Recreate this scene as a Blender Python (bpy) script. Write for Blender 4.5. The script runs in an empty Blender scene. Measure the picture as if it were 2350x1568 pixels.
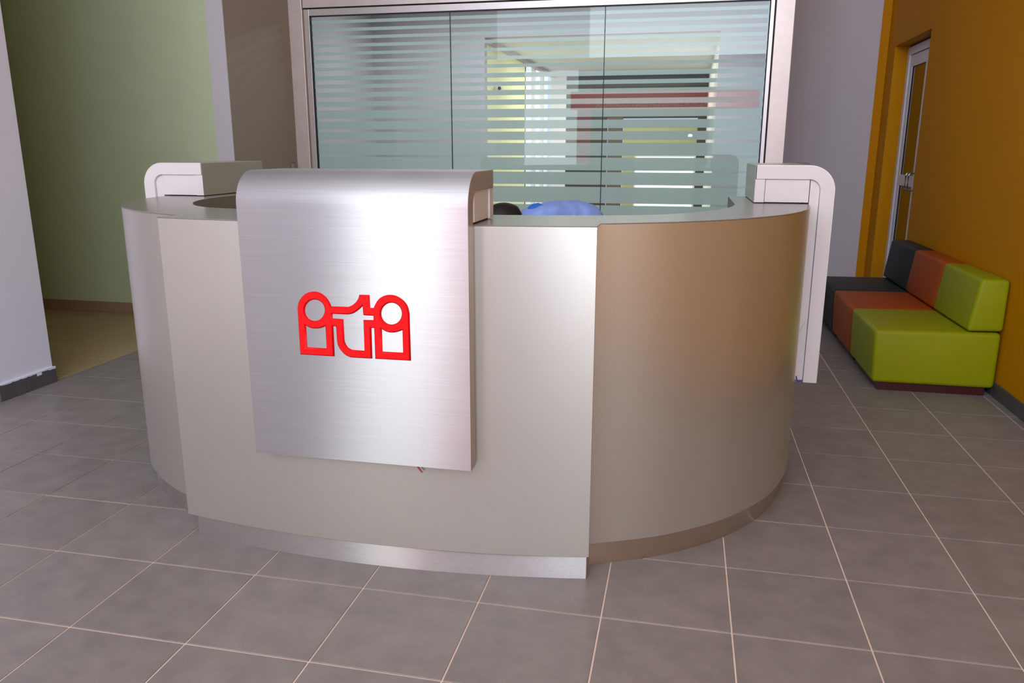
import bpy, bmesh, math, random
from mathutils import Vector, Matrix
random.seed(7)
scn = bpy.context.scene
COL = scn.collection
PI = math.pi

# ------------------------------------------------------------------ camera
cam_d = bpy.data.cameras.new('camera'); cam = bpy.data.objects.new('camera', cam_d); COL.objects.link(cam)
right = Vector((0.9773, 0.2118, 0.0011)); fwd = Vector((-0.20546, 0.94935, -0.23776)).normalized()
up = Vector((-0.05102, 0.23223, 0.97132))
right = fwd.cross(up).normalized(); up = right.cross(fwd).normalized()
M = Matrix((right, up, -fwd)).transposed().to_4x4()
M.translation = Vector((2.1931, -1.8198, 1.4370))
cam.matrix_world = M
cam_d.sensor_width = 36.0; cam_d.lens = 27.726; cam_d.clip_start = 0.05; cam_d.clip_end = 200
scn.camera = cam

# ------------------------------------------------------------------ light, world, exposure
world = bpy.data.worlds.new('world'); scn.world = world; world.use_nodes = True
bg = world.node_tree.nodes['Background']; bg.inputs[0].default_value = (0.62, 0.74, 1.0, 1); bg.inputs[1].default_value = 0.9

def area(name, loc, rot, sx, sy, power, color, spread=180):
    d = bpy.data.lights.new(name, 'AREA'); d.shape = 'RECTANGLE'; d.size = sx; d.size_y = sy
    d.energy = power; d.color = color; d.spread = math.radians(spread)
    o = bpy.data.objects.new(name, d); o.location = loc; o.rotation_euler = rot; COL.objects.link(o); return o
# daylight that enters through the open entrance and high windows, behind the photographer
area('daylight_entrance', (-0.82, -5.45, 1.55), (PI/2, 0, 0), 1.2, 3.1, 50, (1.0, 0.98, 0.95))
area('daylight_entrance_blue', (3.35, -5.45, 1.65), (PI/2, 0, 0), 1.3, 2.9, 30, (0.78, 0.86, 1.0))
area('fill_right_wall', (4.0, -4.5, 1.6), (PI/2, 0, PI/2), 1.8, 2.8, 130, (0.86, 0.9, 1.0))  # unseen fill light added before the solid right wall to brighten the left pillar
area('daylight_clerestory', (2.0, -5.45, 4.55), (PI/2, 0, 0), 4.0, 2.4, 255, (0.84, 0.91, 1.0))
area('daylight_clerestory_left', (-1.40, -5.45, 4.55), (PI/2, 0, 0), 2.8, 2.4, 75, (0.84, 0.91, 1.0))
# the flash on the camera, a small dot in the office glass
area('camera_flash', (2.22, -1.86, 1.66), (PI/2-0.1, 0, 0.15), 0.06, 0.035, 1.5, (1.0, 0.98, 0.96))
# unseen area lights added under the ceilings to brighten the rooms behind the glass
area('fill_inner_room', (1.2, 10.0, 2.62), (0, 0, 0), 2.0, 3.0, 60, (1.0, 0.97, 0.88))
area('fill_office', (0.9, 6.4, 2.95), (0, 0, 0), 3.4, 0.5, 52, (0.9, 0.97, 1.0))
scn.view_settings.view_transform = 'Standard'; scn.view_settings.look = 'None'
scn.view_settings.exposure = 0.0; scn.view_settings.gamma = 1.0; scn.view_settings.use_curve_mapping = False
scn.cycles.use_denoising = True
scn.cycles.max_bounces = 8; scn.cycles.transparent_max_bounces = 16
scn.cycles.sample_clamp_indirect = 6.0
scn.cycles.caustics_reflective = False; scn.cycles.caustics_refractive = False

# ------------------------------------------------------------------ materials
def srgb(r, g, b):
    f = lambda c: (c/255/12.92) if c/255 <= 0.04045 else ((c/255+0.055)/1.055)**2.4
    return (f(r), f(g), f(b), 1)
def mat(name, color, rough=0.6, metal=0.0, noise=0.0, nscale=8, bump=0.0, bscale=200, spec=0.5, coat=0.0, objvar=0.0, rvar=0.0):
    m = bpy.data.materials.new(name); m.use_nodes = True; nt = m.node_tree; p = nt.nodes['Principled BSDF']
    p.inputs['Base Color'].default_value = color; p.inputs['Roughness'].default_value = rough
    p.inputs['Metallic'].default_value = metal; p.inputs['Specular IOR Level'].default_value = spec
    p.inputs['Coat Weight'].default_value = coat
    tc = nt.nodes.new('ShaderNodeTexCoord')
    if noise or rvar:
        n = nt.nodes.new('ShaderNodeTexNoise'); n.inputs['Scale'].default_value = nscale; n.inputs['Detail'].default_value = 8
        n.inputs['Roughness'].default_value = 0.6
        geo = nt.nodes.new('ShaderNodeNewGeometry')
        nt.links.new(geo.outputs['Position'], n.inputs['Vector'])
        if noise:
            mr = nt.nodes.new('ShaderNodeMapRange'); mr.inputs['To Min'].default_value = 1-noise; mr.inputs['To Max'].default_value = 1+noise
            mr.inputs['From Min'].default_value = 0.3; mr.inputs['From Max'].default_value = 0.7
            nt.links.new(n.outputs['Fac'], mr.inputs['Value'])
            src = mr.outputs[0]
            if objvar:
                oi = nt.nodes.new('ShaderNodeObjectInfo')
                m2 = nt.nodes.new('ShaderNodeMapRange'); m2.inputs['To Min'].default_value = 1-objvar; m2.inputs['To Max'].default_value = 1+objvar
                nt.links.new(oi.outputs['Random'], m2.inputs['Value'])
                mm = nt.nodes.new('ShaderNodeMath'); mm.operation = 'MULTIPLY'
                nt.links.new(src, mm.inputs[0]); nt.links.new(m2.outputs[0], mm.inputs[1]); src = mm.outputs[0]
            vm = nt.nodes.new('ShaderNodeVectorMath'); vm.operation = 'SCALE'; vm.inputs[0].default_value = color[:3]
            nt.links.new(src, vm.inputs['Scale']); nt.links.new(vm.outputs[0], p.inputs['Base Color'])
        if rvar:
            mr = nt.nodes.new('ShaderNodeMapRange'); mr.inputs['To Min'].default_value = rough-rvar; mr.inputs['To Max'].default_value = rough+rvar
            mr.inputs['From Min'].default_value = 0.3; mr.inputs['From Max'].default_value = 0.7
            nt.links.new(n.outputs['Fac'], mr.inputs['Value']); nt.links.new(mr.outputs[0], p.inputs['Roughness'])
    if bump:
        n2 = nt.nodes.new('ShaderNodeTexNoise'); n2.inputs['Scale'].default_value = bscale; n2.inputs['Detail'].default_value = 4
        geo2 = nt.nodes.new('ShaderNodeNewGeometry'); nt.links.new(geo2.outputs['Position'], n2.inputs['Vector'])
        b = nt.nodes.new('ShaderNodeBump'); b.inputs['Strength'].default_value = bump; b.inputs['Distance'].default_value = 0.002
        nt.links.new(n2.outputs['Fac'], b.inputs['Height']); nt.links.new(b.outputs[0], p.inputs['Normal'])
    return m

def brushed(name, color, rough, aniso, streak_axis=0, tangent=(1, 0, 0), wave=0.0):
    m = bpy.data.materials.new(name); m.use_nodes = True; nt = m.node_tree; p = nt.nodes['Principled BSDF']
    p.inputs['Metallic'].default_value = 1.0; p.inputs['Roughness'].default_value = rough
    p.inputs['Anisotropic'].default_value = aniso
    cx = nt.nodes.new('ShaderNodeCombineXYZ')
    for i in range(3): cx.inputs[i].default_value = tangent[i]
    nt.links.new(cx.outputs[0], p.inputs['Tangent'])
    geo = nt.nodes.new('ShaderNodeNewGeometry'); mp = nt.nodes.new('ShaderNodeMapping')
    sc = [420.0, 420.0, 420.0]; sc[streak_axis] = 3.0; mp.inputs['Scale'].default_value = sc
    nt.links.new(geo.outputs['Position'], mp.inputs['Vector'])
    n = nt.nodes.new('ShaderNodeTexNoise'); n.inputs['Scale'].default_value = 1.0; n.inputs['Detail'].default_value = 3
    nt.links.new(mp.outputs[0], n.inputs['Vector'])
    n2 = nt.nodes.new('ShaderNodeTexNoise'); n2.inputs['Scale'].default_value = 5.0; n2.inputs['Detail'].default_value = 6
    nt.links.new(geo.outputs['Position'], n2.inputs['Vector'])
    mr = nt.nodes.new('ShaderNodeMapRange'); mr.inputs['From Min'].default_value = 0.3; mr.inputs['From Max'].default_value = 0.7
    mr.inputs['To Min'].default_value = 0.93; mr.inputs['To Max'].default_value = 1.05; nt.links.new(n.outputs['Fac'], mr.inputs['Value'])
    vm = nt.nodes.new('ShaderNodeVectorMath'); vm.operation = 'SCALE'; vm.inputs[0].default_value = color[:3]
    nt.links.new(mr.outputs[0], vm.inputs['Scale']); nt.links.new(vm.outputs[0], p.inputs['Base Color'])
    mr2 = nt.nodes.new('ShaderNodeMapRange'); mr2.inputs['From Min'].default_value = 0.35; mr2.inputs['From Max'].default_value = 0.65
    mr2.inputs['To Min'].default_value = rough*0.97; mr2.inputs['To Max'].default_value = rough*1.03
    nt.links.new(n2.outputs['Fac'], mr2.inputs['Value']); nt.links.new(mr2.outputs[0], p.inputs['Roughness'])
    if wave:
        n3 = nt.nodes.new('ShaderNodeTexNoise'); n3.inputs['Scale'].default_value = 2.6; n3.inputs['Detail'].default_value = 1.5
        nt.links.new(geo.outputs['Position'], n3.inputs['Vector'])
        b = nt.nodes.new('ShaderNodeBump'); b.inputs['Strength'].default_value = 1.0; b.inputs['Distance'].default_value = wave
        nt.links.new(n3.outputs['Fac'], b.inputs['Height']); nt.links.new(b.outputs[0], p.inputs['Normal'])
    return m

def emit(name, color, s):
    m = bpy.data.materials.new(name); m.use_nodes = True; nt = m.node_tree; nt.nodes.clear()
    e = nt.nodes.new('ShaderNodeEmission'); e.inputs[0].default_value = color; e.inputs[1].default_value = s
    o = nt.nodes.new('ShaderNodeOutputMaterial'); nt.links.new(e.outputs[0], o.inputs[0]); return m

def glassmat(name, tint=(1, 1, 1, 1), refl=1.0, add=0.0):
    m = bpy.data.materials.new(name); m.use_nodes = True; nt = m.node_tree; nt.nodes.clear()
    t = nt.nodes.new('ShaderNodeBsdfTransparent'); t.inputs[0].default_value = tint
    g = nt.nodes.new('ShaderNodeBsdfGlossy'); g.inputs['Roughness'].default_value = 0.0
    f = nt.nodes.new('ShaderNodeFresnel'); f.inputs[0].default_value = 1.5
    mm = nt.nodes.new('ShaderNodeMath'); mm.operation = 'MULTIPLY_ADD'; mm.inputs[1].default_value = refl; mm.inputs[2].default_value = add
    mx = nt.nodes.new('ShaderNodeMixShader'); o = nt.nodes.new('ShaderNodeOutputMaterial')
    nt.links.new(f.outputs[0], mm.inputs[0]); nt.links.new(mm.outputs[0], mx.inputs[0])
    nt.links.new(t.outputs[0], mx.inputs[1]); nt.links.new(g.outputs[0], mx.inputs[2]); nt.links.new(mx.outputs[0], o.inputs[0])
    return m

def filmmat(name, color, trans=0.45, see=0.18):
    m = bpy.data.materials.new(name); m.use_nodes = True; nt = m.node_tree; nt.nodes.clear()
    d = nt.nodes.new('ShaderNodeBsdfDiffuse'); d.inputs[0].default_value = color
    tl = nt.nodes.new('ShaderNodeBsdfTranslucent'); tl.inputs[0].default_value = color
    tp = nt.nodes.new('ShaderNodeBsdfTransparent'); tp.inputs[0].default_value = (0.9, 1.0, 0.97, 1)
    a = nt.nodes.new('ShaderNodeMixShader'); a.inputs[0].default_value = trans
    b = nt.nodes.new('ShaderNodeMixShader'); b.inputs[0].default_value = see
    o = nt.nodes.new('ShaderNodeOutputMaterial')
    nt.links.new(d.outputs[0], a.inputs[1]); nt.links.new(tl.outputs[0], a.inputs[2])
    nt.links.new(a.outputs[0], b.inputs[1]); nt.links.new(tp.outputs[0], b.inputs[2]); nt.links.new(b.outputs[0], o.inputs[0])
    return m

MT = {
 'tile': mat('grey_floor_tile', srgb(138, 132, 129), 0.42, noise=0.14, nscale=9, objvar=0.05, spec=0.4),
 'tan': mat('tan_floor_tile', srgb(176, 158, 120), 0.4, noise=0.04, nscale=6, objvar=0.03),
 'grout': mat('floor_grout', srgb(246, 222, 204), 0.9),
 'grout_tan': mat('tan_floor_grout', srgb(120, 104, 80), 0.9),
 'skirt': mat('dark_skirting_tile', srgb(84, 84, 88), 0.5, noise=0.12, nscale=14),
 'skirt_tan': mat('tan_skirting_tile', srgb(160, 134, 112), 0.5, noise=0.05),
 'orange': mat('orange_wall_paint', srgb(206, 140, 0), 0.6, spec=0.12, noise=0.02, nscale=3, bump=0.15, bscale=120),
 'green': mat('pale_green_wall_paint', srgb(196, 212, 176), 0.6, noise=0.02, nscale=3, bump=0.15, bscale=120),
 'grey_wall': mat('lavender_grey_wall_paint', srgb(208, 204, 213), 0.6, bump=0.15, bscale=120),
 'white_wall': mat('white_lavender_wall_paint', srgb(234, 238, 255), 0.6, bump=0.15, bscale=120),
 'brown_wall': mat('taupe_wall_and_orange_bounce', srgb(168, 158, 146), 0.6, bump=0.15, bscale=120),  # on the return wall, orange wall's bounce and dimness put into the colour
 'ceil': mat('ceiling_paint', srgb(225, 225, 222), 0.8),
 'lam': mat('champagne_laminate', srgb(212, 211, 203), 0.34, metal=0.82, noise=0.01, nscale=4, spec=0.5),
 'lam_top': mat('grey_counter_laminate', srgb(150, 150, 144), 0.25, metal=0.3, noise=0.02, nscale=10),
 'edge': mat('pale_laminate_edge', srgb(226, 222, 224), 0.45, noise=0.015, nscale=12),
 'core': mat('panel_edge_wall_reflection', srgb(172, 156, 140), 0.4, metal=0.3),  # browner tone holds the orange wall's reflection and the weaker light there
 'endcap': mat('grey_end_laminate', srgb(182, 178, 166), 0.3, metal=0.3),
 'inner': mat('taupe_inner_laminate', srgb(128, 124, 112), 0.5),
 'seam': mat('dark_seam', srgb(40, 36, 34), 0.8),
 'steel': brushed('brushed_stainless_steel', srgb(192, 193, 194), 0.33, 1.0, 0, (0, 0, 1), wave=0.0),
 'plinth': brushed('stainless_plinth_steel', srgb(224, 222, 220), 0.30, 0.95, 0, (0, 0, 1), wave=0.0),
 'frame': mat('brushed_steel_frame', srgb(222, 212, 208), 0.36, metal=0.45, noise=0.05, nscale=10),
 'alu': mat('anodised_aluminium_frame', srgb(212, 208, 208), 0.3, metal=0.5, noise=0.02, nscale=10),
 'gasket': mat('black_gasket', srgb(26, 24, 34), 0.6),
 'bronze': mat('brown_gap_filler', srgb(150, 128, 108), 0.5, metal=0.3),
 'red': mat('red_acrylic', srgb(236, 6, 12), 0.5, spec=0.25),
 'glass': glassmat('clear_pane_glass', (0.94, 0.98, 0.97, 1), 0.6, 0.0),
 'film': filmmat('frosted_film', srgb(226, 235, 235), 0.35, 0.13),
 'lime': mat('lime_leatherette', srgb(150, 158, 0), 0.5, spec=0.3, noise=0.03, bump=0.25, bscale=500),
 'sorange': mat('burnt_orange_leatherette', srgb(164, 74, 12), 0.5, spec=0.3, noise=0.03, bump=0.25, bscale=500),
 'navy': mat('dark_slate_leatherette', srgb(38, 48, 50), 0.5, spec=0.3, noise=0.03, bump=0.25, bscale=500),
 'maroon': mat('maroon_sofa_plinth', srgb(66, 18, 22), 0.4),
 'white_alu': mat('white_door_frame', srgb(236, 240, 252), 0.35),
 'door_glass': glassmat('door_pane_glass', (0.75, 0.78, 0.8, 1), 1.5, 0.04),
 'chrome': mat('chrome_handle', srgb(200, 196, 190), 0.12, metal=1.0),
 'plastic': mat('grey_plastic', srgb(178, 178, 170), 0.45),
 'shirt': mat('blue_shirt_cotton', srgb(146, 178, 255), 0.8, noise=0.03, nscale=30, bump=0.3, bscale=60),
 'collar': mat('darker_blue_cotton', srgb(44, 122, 224), 0.8, noise=0.04, nscale=30),
 'trousers': mat('dark_trouser_cloth', srgb(40, 42, 52), 0.85),
 'shoe': mat('black_shoe_leather', srgb(24, 22, 22), 0.4),
 'skin': mat('skin', srgb(176, 116, 84), 0.55),
 'hair': mat('black_hair', srgb(20, 17, 16), 0.6, noise=0.3, nscale=150, bump=0.6, bscale=400),
 'yellow': mat('pale_yellow_wall_paint', srgb(240, 240, 196), 0.6),
 'cream_ceiling': mat('cream_ceiling_paint', srgb(220, 222, 226), 0.7),
 'darkwall': mat('dark_cladding', srgb(62, 58, 54), 0.4),
 'brownwall2': mat('brown_cladding', srgb(96, 84, 74), 0.5),
 'olive': mat('olive_board', srgb(170, 168, 120), 0.6),
 'partition': mat('office_partition_paint', srgb(186, 178, 186), 0.7),
 'wire_red': mat('red_wire_plastic', srgb(150, 10, 26), 0.4),
 'wire_blue': mat('blue_wire_plastic', srgb(60, 60, 200), 0.4),
 'wire_grey': mat('grey_wire_plastic', srgb(110, 100, 92), 0.5),
 'led': mat('led_tape_white', srgb(226, 226, 220), 0.4),
 'led_y': mat('led_phosphor', srgb(214, 220, 90), 0.4),
 'daywin': emit('daylit_window', (0.92, 1.0, 0.94, 1), 1.7),
 'daywin2': emit('daylit_side_window', (0.93, 0.98, 1.0, 1), 1.0),
 'redbeam': emit('red_sign_daylight_glow', (1.0, 0.05, 0.12, 1), 3.4),  # emission stands in for sunlight on the red beam
 'redpost': emit('red_post_daylight_glow', (1.0, 0.05, 0.10, 1), 2.0),  # glow added so the red post shows in the glass reflection
 'letters': emit('letters_daylight_glow', (1.0, 0.62, 0.68, 1), 3.4),  # letters glow in place of daylight falling on them
 'tint': mat('dark_tinted_glass', srgb(34, 38, 36), 0.15),
 'chair': mat('dark_green_chair_plastic', srgb(46, 66, 62), 0.6),
}

# ------------------------------------------------------------------ helpers
def finish(me, smooth=None):
    if smooth is not None:
        for p in me.polygons: p.use_smooth = True
        me.set_sharp_from_angle(angle=math.radians(smooth))
def link(name, me, m, parent=None, bevel=0.0, seg=2, smooth=None):
    if m is not None:
        if not isinstance(m, (list, tuple)): m = [m]
        for x in m: me.materials.append(MT[x] if isinstance(x, str) else x)
    finish(me, smooth)
    o = bpy.data.objects.new(name, me); COL.objects.link(o)
    if parent: o.parent = parent
    if bevel:
        b = o.modifiers.new('bevel', 'BEVEL'); b.width = bevel; b.segments = seg; b.limit_method = 'ANGLE'; b.angle_limit = math.radians(40)
    return o
def bm_box(bm, x0, x1, y0, y1, z0, z1, mi=0):
    vs = [bm.verts.new(c) for c in ((x0,y0,z0),(x1,y0,z0),(x1,y1,z0),(x0,y1,z0),(x0,y0,z1),(x1,y0,z1),(x1,y1,z1),(x0,y1,z1))]
    for f in ((0,3,2,1),(4,5,6,7),(0,1,5,4),(1,2,6,5),(2,3,7,6),(3,0,4,7)):
        bm.faces.new([vs[i] for i in f]).material_index = mi
def tomesh(bm, name='m'):
    bmesh.ops.recalc_face_normals(bm, faces=bm.faces)
    me = bpy.data.meshes.new(name); bm.to_mesh(me); bm.free(); return me
def box(name, x0, x1, y0, y1, z0, z1, m, parent=None, bevel=0.0, seg=2, smooth=None):
    bm = bmesh.new(); bm_box(bm, min(x0,x1), max(x0,x1), min(y0,y1), max(y0,y1), min(z0,z1), max(z0,z1))
    return link(name, tomesh(bm, name), m, parent, bevel, seg, smooth)
def boxes(name, lst, m, parent=None, bevel=0.0):
    bm = bmesh.new()
    for b in lst: bm_box(bm, *b)
    return link(name, tomesh(bm, name), m, parent, bevel)
def bm_prism(bm, poly, f0, f1, tf):
    """poly of 2D points extruded from f0 to f1; tf(p, h) -> 3D point."""
    a = [bm.verts.new(tf(p, f0)) for p in poly]; b = [bm.verts.new(tf(p, f1)) for p in poly]
    n = len(poly)
    bm.faces.new(a[::-1]); bm.faces.new(b)
    for i in range(n): bm.faces.new((a[i], a[(i+1) % n], b[(i+1) % n], b[i]))
def prism(name, poly, f0, f1, m, parent=None, axis='z', bevel=0.0, seg=2, smooth=None):
    tf = {'z': lambda p, h: (p[0], p[1], h), 'x': lambda p, h: (h, p[0], p[1]), 'y': lambda p, h: (p[0], h, p[1])}[axis]
    bm = bmesh.new(); bm_prism(bm, poly, f0, f1, tf)
    return link(name, tomesh(bm, name), m, parent, bevel, seg, smooth)
def tube(name, pts, r, m, parent=None, n=10, caps=True):
    bm = bmesh.new(); rings = []
    P = [Vector(p) for p in pts]
    for i, p in enumerate(P):
        t = (P[min(i+1, len(P)-1)] - P[max(i-1, 0)]).normalized()
        a = t.cross(Vector((0, 0, 1)));
        if a.length < 1e-3: a = t.cross(Vector((0, 1, 0)))
        a.normalize(); b = t.cross(a)
        rr = r[i] if isinstance(r, (list, tuple)) else r
        rings.append([bm.verts.new(p + a*math.cos(k*2*PI/n)*rr + b*math.sin(k*2*PI/n)*rr) for k in range(n)])
    for A, B in zip(rings, rings[1:]):
        for k in range(n): bm.faces.new((A[k], A[(k+1) % n], B[(k+1) % n], B[k]))
    if caps: bm.faces.new(rings[0][::-1]); bm.faces.new(rings[-1])
    return link(name, tomesh(bm, name), m, parent, smooth=50)
def empty(name, loc=(0, 0, 0)):
    o = bpy.data.objects.new(name, None); o.location = loc; o.empty_display_size = 0.1; COL.objects.link(o); return o
def tag(o, label, cat, group=None):
    o['label'] = label; o['category'] = cat
    if group: o['group'] = group
    return o
def struct(o, label=None, cat=None):
    o['kind'] = 'structure'
    if label: o['label'] = label
    if cat: o['category'] = cat
    return o
def catmull(pts, k=8):
    P = [Vector((p[0], p[1])) for p in pts]; P = [2*P[0]-P[1]] + P + [2*P[-1]-P[-2]]; out = []
    for i in range(1, len(P)-2):
        for j in range(k):
            t = j/k; a, b, c, d = P[i-1:i+3]
            out.append(0.5*((2*b) + (c-a)*t + (2*a-5*b+4*c-d)*t*t + (3*b-a-3*c+d)*t**3))
    out.append(P[-2]); return [(v.x, v.y) for v in out]
def offset(path, d):
    """shift an open 2D path sideways (to its left)."""
    out = []
    for i, p in enumerate(path):
        a = Vector(path[max(i-1, 0)]); b = Vector(path[min(i+1, len(path)-1)]); t = (b-a).normalized()
        out.append((p[0]-t.y*d, p[1]+t.x*d))
    return out

# ------------------------------------------------------------------ structure: floor
T = 0.4
XW = 4.053      # right wall
fl = struct(box('floor', -6.0, XW+0.1, -5.6, 12.2, -0.12, -0.0035, 'grout'), 'grey ceramic tiled lobby floor with pale grout joints', 'floor')
def tile_mesh(w, d, m, g=0.0027, h=0.006):
    bm = bmesh.new(); x, y = w/2-g, d/2-g; e = 0.0012
    lo = [bm.verts.new(c) for c in ((-x,-y,-h),(x,-y,-h),(x,y,-h),(-x,y,-h))]
    mi = [bm.verts.new(c) for c in ((-x,-y,-e),(x,-y,-e),(x,y,-e),(-x,y,-e))]
    tp = [bm.verts.new(c) for c in ((-x+e,-y+e,0),(x-e,-y+e,0),(x-e,y-e,0),(-x+e,y-e,0))]
    for A, B in ((lo, mi), (mi, tp)):
        for k in range(4): bm.faces.new((A[k], A[(k+1)%4], B[(k+1)%4], B[k]))
    bm.faces.new(tp); me = tomesh(bm, 'tile'); me.materials.append(MT[m]); return me
cache = {}
def put_tile(x0, x1, y0, y1, m):
    key = (round(x1-x0, 3), round(y1-y0, 3), m)
    if key not in cache: cache[key] = tile_mesh(x1-x0, y1-y0, m)
    o = bpy.data.objects.new('tile', cache[key]); COL.objects.link(o); o.parent = fl
    o.location = ((x0+x1)/2, (y0+y1)/2, random.uniform(-0.0006, 0.0)); return o
# reception desk footprint: tiles wholly under it show nowhere
def under_desk(x0, x1, y0, y1):
    return all(((x-1.18)/1.40)**2 + ((y-2.0)/1.30)**2 < 1 and y < 2.2 and ((x-1.18)/1.1)**2 + ((y-2.3)/1.1)**2 > 1 for x in (x0, x1) for y in (y0, y1))
for v in range(-2, 13):
    for u in range(-6, 11):
        x0, x1, y0, y1 = u*T, (u+1)*T, v*T, (v+1)*T
        if x0 >= XW-0.02: continue
        x1 = min(x1, XW)
        xl = -2.05 if y1 < 1.9 else -1.665
        if x1 <= xl + 0.01: continue
        x0 = max(x0, xl)
        if under_desk(x0, x1, y0, y1): continue
        if y0 > 5.3: continue
        put_tile(x0, x1, y0, y1, 'tile')
for v in range(13, 17):
    for u in range(7, 11):
        x0, x1 = u*T, min((u+1)*T, XW)
        put_tile(x0, x1, v*T, min((v+1)*T, 6.93), 'tile')
# rest of the lobby floor behind the photographer, joined
bm = bmesh.new()
for v in range(-14, -2):
    for u in range(-6, 11):
        x0, x1 = u*T, min((u+1)*T, XW)
        if x1-x0 < 0.01: continue
        bm_box(bm, x0+.0022, x1-.0022, v*T+.0022, (v+1)*T-.0022, -0.006, 0.0)
o = link('tile', tomesh(bm, 'tile_field'), 'tile', fl); o['kind'] = 'stuff'
# tan tiled corridor beyond the pillar
box('grout_bed', -6.0, -1.668, 2.25, 4.25, -0.012, -0.0028, 'grout_tan', fl)
for j in range(5):
    ys = [2.25, 2.4, 2.8, 3.2, 3.6, 4.0, 4.25]
for j in range(6):
    for k in range(6):
        put_tile(-1.668-(k+1)*0.6, -1.668-k*0.6, ys[j], ys[j+1], 'tan')
# office floor behind the glass
box('office_floor', -1.4, 3.0, 5.42, 12.2, -0.003, 0.0, 'tan', fl)

# ------------------------------------------------------------------ structure: walls
ZC = 6.0
# right orange wall with the door opening (a wall of pieces so the reveal is real)
wr = empty('wall_right', (XW, 0, 0)); struct(wr, 'orange painted right wall with a recessed doorway', 'wall')
def child(o, p):
    o.parent = p; o.matrix_parent_inverse = Matrix.Translation(p.location).inverted(); return o
DY0, DY1, DZ = 5.468, 6.633, 2.375
child(boxes('orange_paintwork', [(XW, XW+0.3, -5.5, DY0, 0, ZC), (XW, XW+0.3, DY1, 6.95, 0, ZC), (XW, XW+0.3, DY0, DY1, DZ, ZC)], 'orange'), wr)
# narrow orange return at the far corner
child(box('orange_return', 3.975, XW+0.3, 6.93, 7.1, 0, ZC, 'orange'), wr)
# far grey wall
struct(box('wall_back', 2.95, 3.975, 6.94, 7.1, 0, ZC, 'grey_wall'), 'lavender grey wall at the far right behind the desk', 'wall')
# side return of the glazed office, and its header
struct(boxes('wall_office', [(2.92, 3.0, 5.45, 6.94, 0, ZC)], 'grey_wall'), 'side of the glazed office box', 'wall')
wg = struct(box('wall_green', -6.0, -1.628, 4.25, 4.40, 0, ZC, 'green'), 'pale green painted corridor wall at the left', 'wall')
wt = struct(box('wall_return', -1.628, -1.475, 4.25, 5.6, 0, ZC, 'grey_wall'), 'lavender grey end of the green wall', 'wall')
# its inner side: thin sheet tinted with the orange wall's bounce and dimness
child(box('orange_bounce_tint', -1.475, -1.471, 4.2505, 5.36, 0, ZC, 'brown_wall'), wt)
# left pillar
pl = struct(box('wall_left', -2.05, -1.65, 1.84, 2.25, 0, ZC, 'white_wall', bevel=0.004), 'white lavender pillar at the left edge', 'pillar')
struct(box('wall_left_side', -2.2, -2.05, -5.5, 2.25, 0, ZC, 'grey_wall'), 'grey wall behind the left pillar', 'wall')
struct(box('wall_corridor', -6.0, -2.2, 2.1, 2.25, 0, ZC, 'green'), 'corridor wall facing the green wall', 'wall')
struct(box('wall_corridor_end', -6.15, -6.0, 2.1, 4.4, 0, ZC, 'green'), 'end of the corridor', 'wall')
ce = struct(box('ceiling', -6.2, 4.4, -5.6, 7.1, ZC, ZC+0.1, 'ceil'), 'white lobby ceiling', 'ceiling')
# entrance wall behind the photographer
wf = struct(boxes('wall_front', [(-2.2, -1.45, -5.65, -5.5, 0, ZC), (0.0, 0.06, -5.65, -5.5, 0, ZC), (2.62, 2.7, -5.65, -5.5, 0, ZC), (4.0, 4.4, -5.65, -5.5, 0, ZC), (-1.45, 4.0, -5.65, -5.5, 3.12, 3.3), (-1.45, 4.0, -5.65, -5.5, 5.8, ZC)], 'white_wall'), 'entrance wall', 'wall')
child(box('tinted_pane', 0.06, 2.62, -5.6, -5.57, 0.0, 2.75, 'tint'), wf)

# skirtings, tile by tile
br = empty('baseboard_right', (XW, 0, 0)); struct(br, 'dark grey tile skirting along the orange wall', 'baseboard')
y = -5.2
edges = [2.798 + 0.4*k for k in range(-20, 7)]
for a in edges:
    b = min(a+0.4, DY0)
    if a < -5.5 or b-a < 0.02: continue
    child(box('tile', XW-0.010, XW, a+0.002, b-0.002, 0.0, 0.088, 'skirt', bevel=0.001, seg=1), br)
child(box('joint', XW-0.007, XW, -5.4, DY0, 0.0, 0.087, 'grout'), br)
bl = empty('baseboard_left', (-1.65, 2.0, 0)); struct(bl, 'dark grey tile skirting round the white pillar', 'baseboard')
child(box('joint', -1.65, -1.643, 1.842, 2.256, 0.0, 0.096, 'grout'), bl)
for a, b in ((1.838, 2.03), (2.033, 2.262)):
    child(box('tile', -1.65, -1.638, a, b, 0.0, 0.098, 'skirt', bevel=0.0015, seg=1), bl)
child(box('tile', -2.05, -1.65, 2.25, 2.262, 0.0, 0.098, 'skirt', bevel=0.0015, seg=1), bl)
child(box('tile', -2.05, -1.638, 1.828, 1.84, 0.0, 0.098, 'skirt', bevel=0.0015, seg=1), bl)
# ragged line of paint over the skirting's top edge
bm = bmesh.new(); yy = 1.842; 
prev = None
for k in range(22):
    y0 = 1.842 + k*0.019; d = 0.004 + 0.004*random.random() + (0.014 if k in (14, 15) else 0) + (0.006 if k > 18 else 0)
    bm_box(bm, -1.65, -1.6372, y0, y0+0.0191, 0.0985-d, 0.1015)
child(link('paint_drip', tomesh(bm), 'white_wall'), bl)
bg_ = empty('baseboard_back', (-3, 4.25, 0)); struct(bg_, 'tan tile skirting along the green wall', 'baseboard')
child(box('joint', -6.0, -1.63, 4.244, 4.25, 0.0, 0.090, 'grout_tan'), bg_)
for k in range(9):
    x1 = -1.668-0.4*k
    child(box('tile', x1-0.4+0.002, x1-0.002, 4.240, 4.25, 0.0, 0.092, 'skirt_tan', bevel=0.001, seg=1), bg_)

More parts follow.
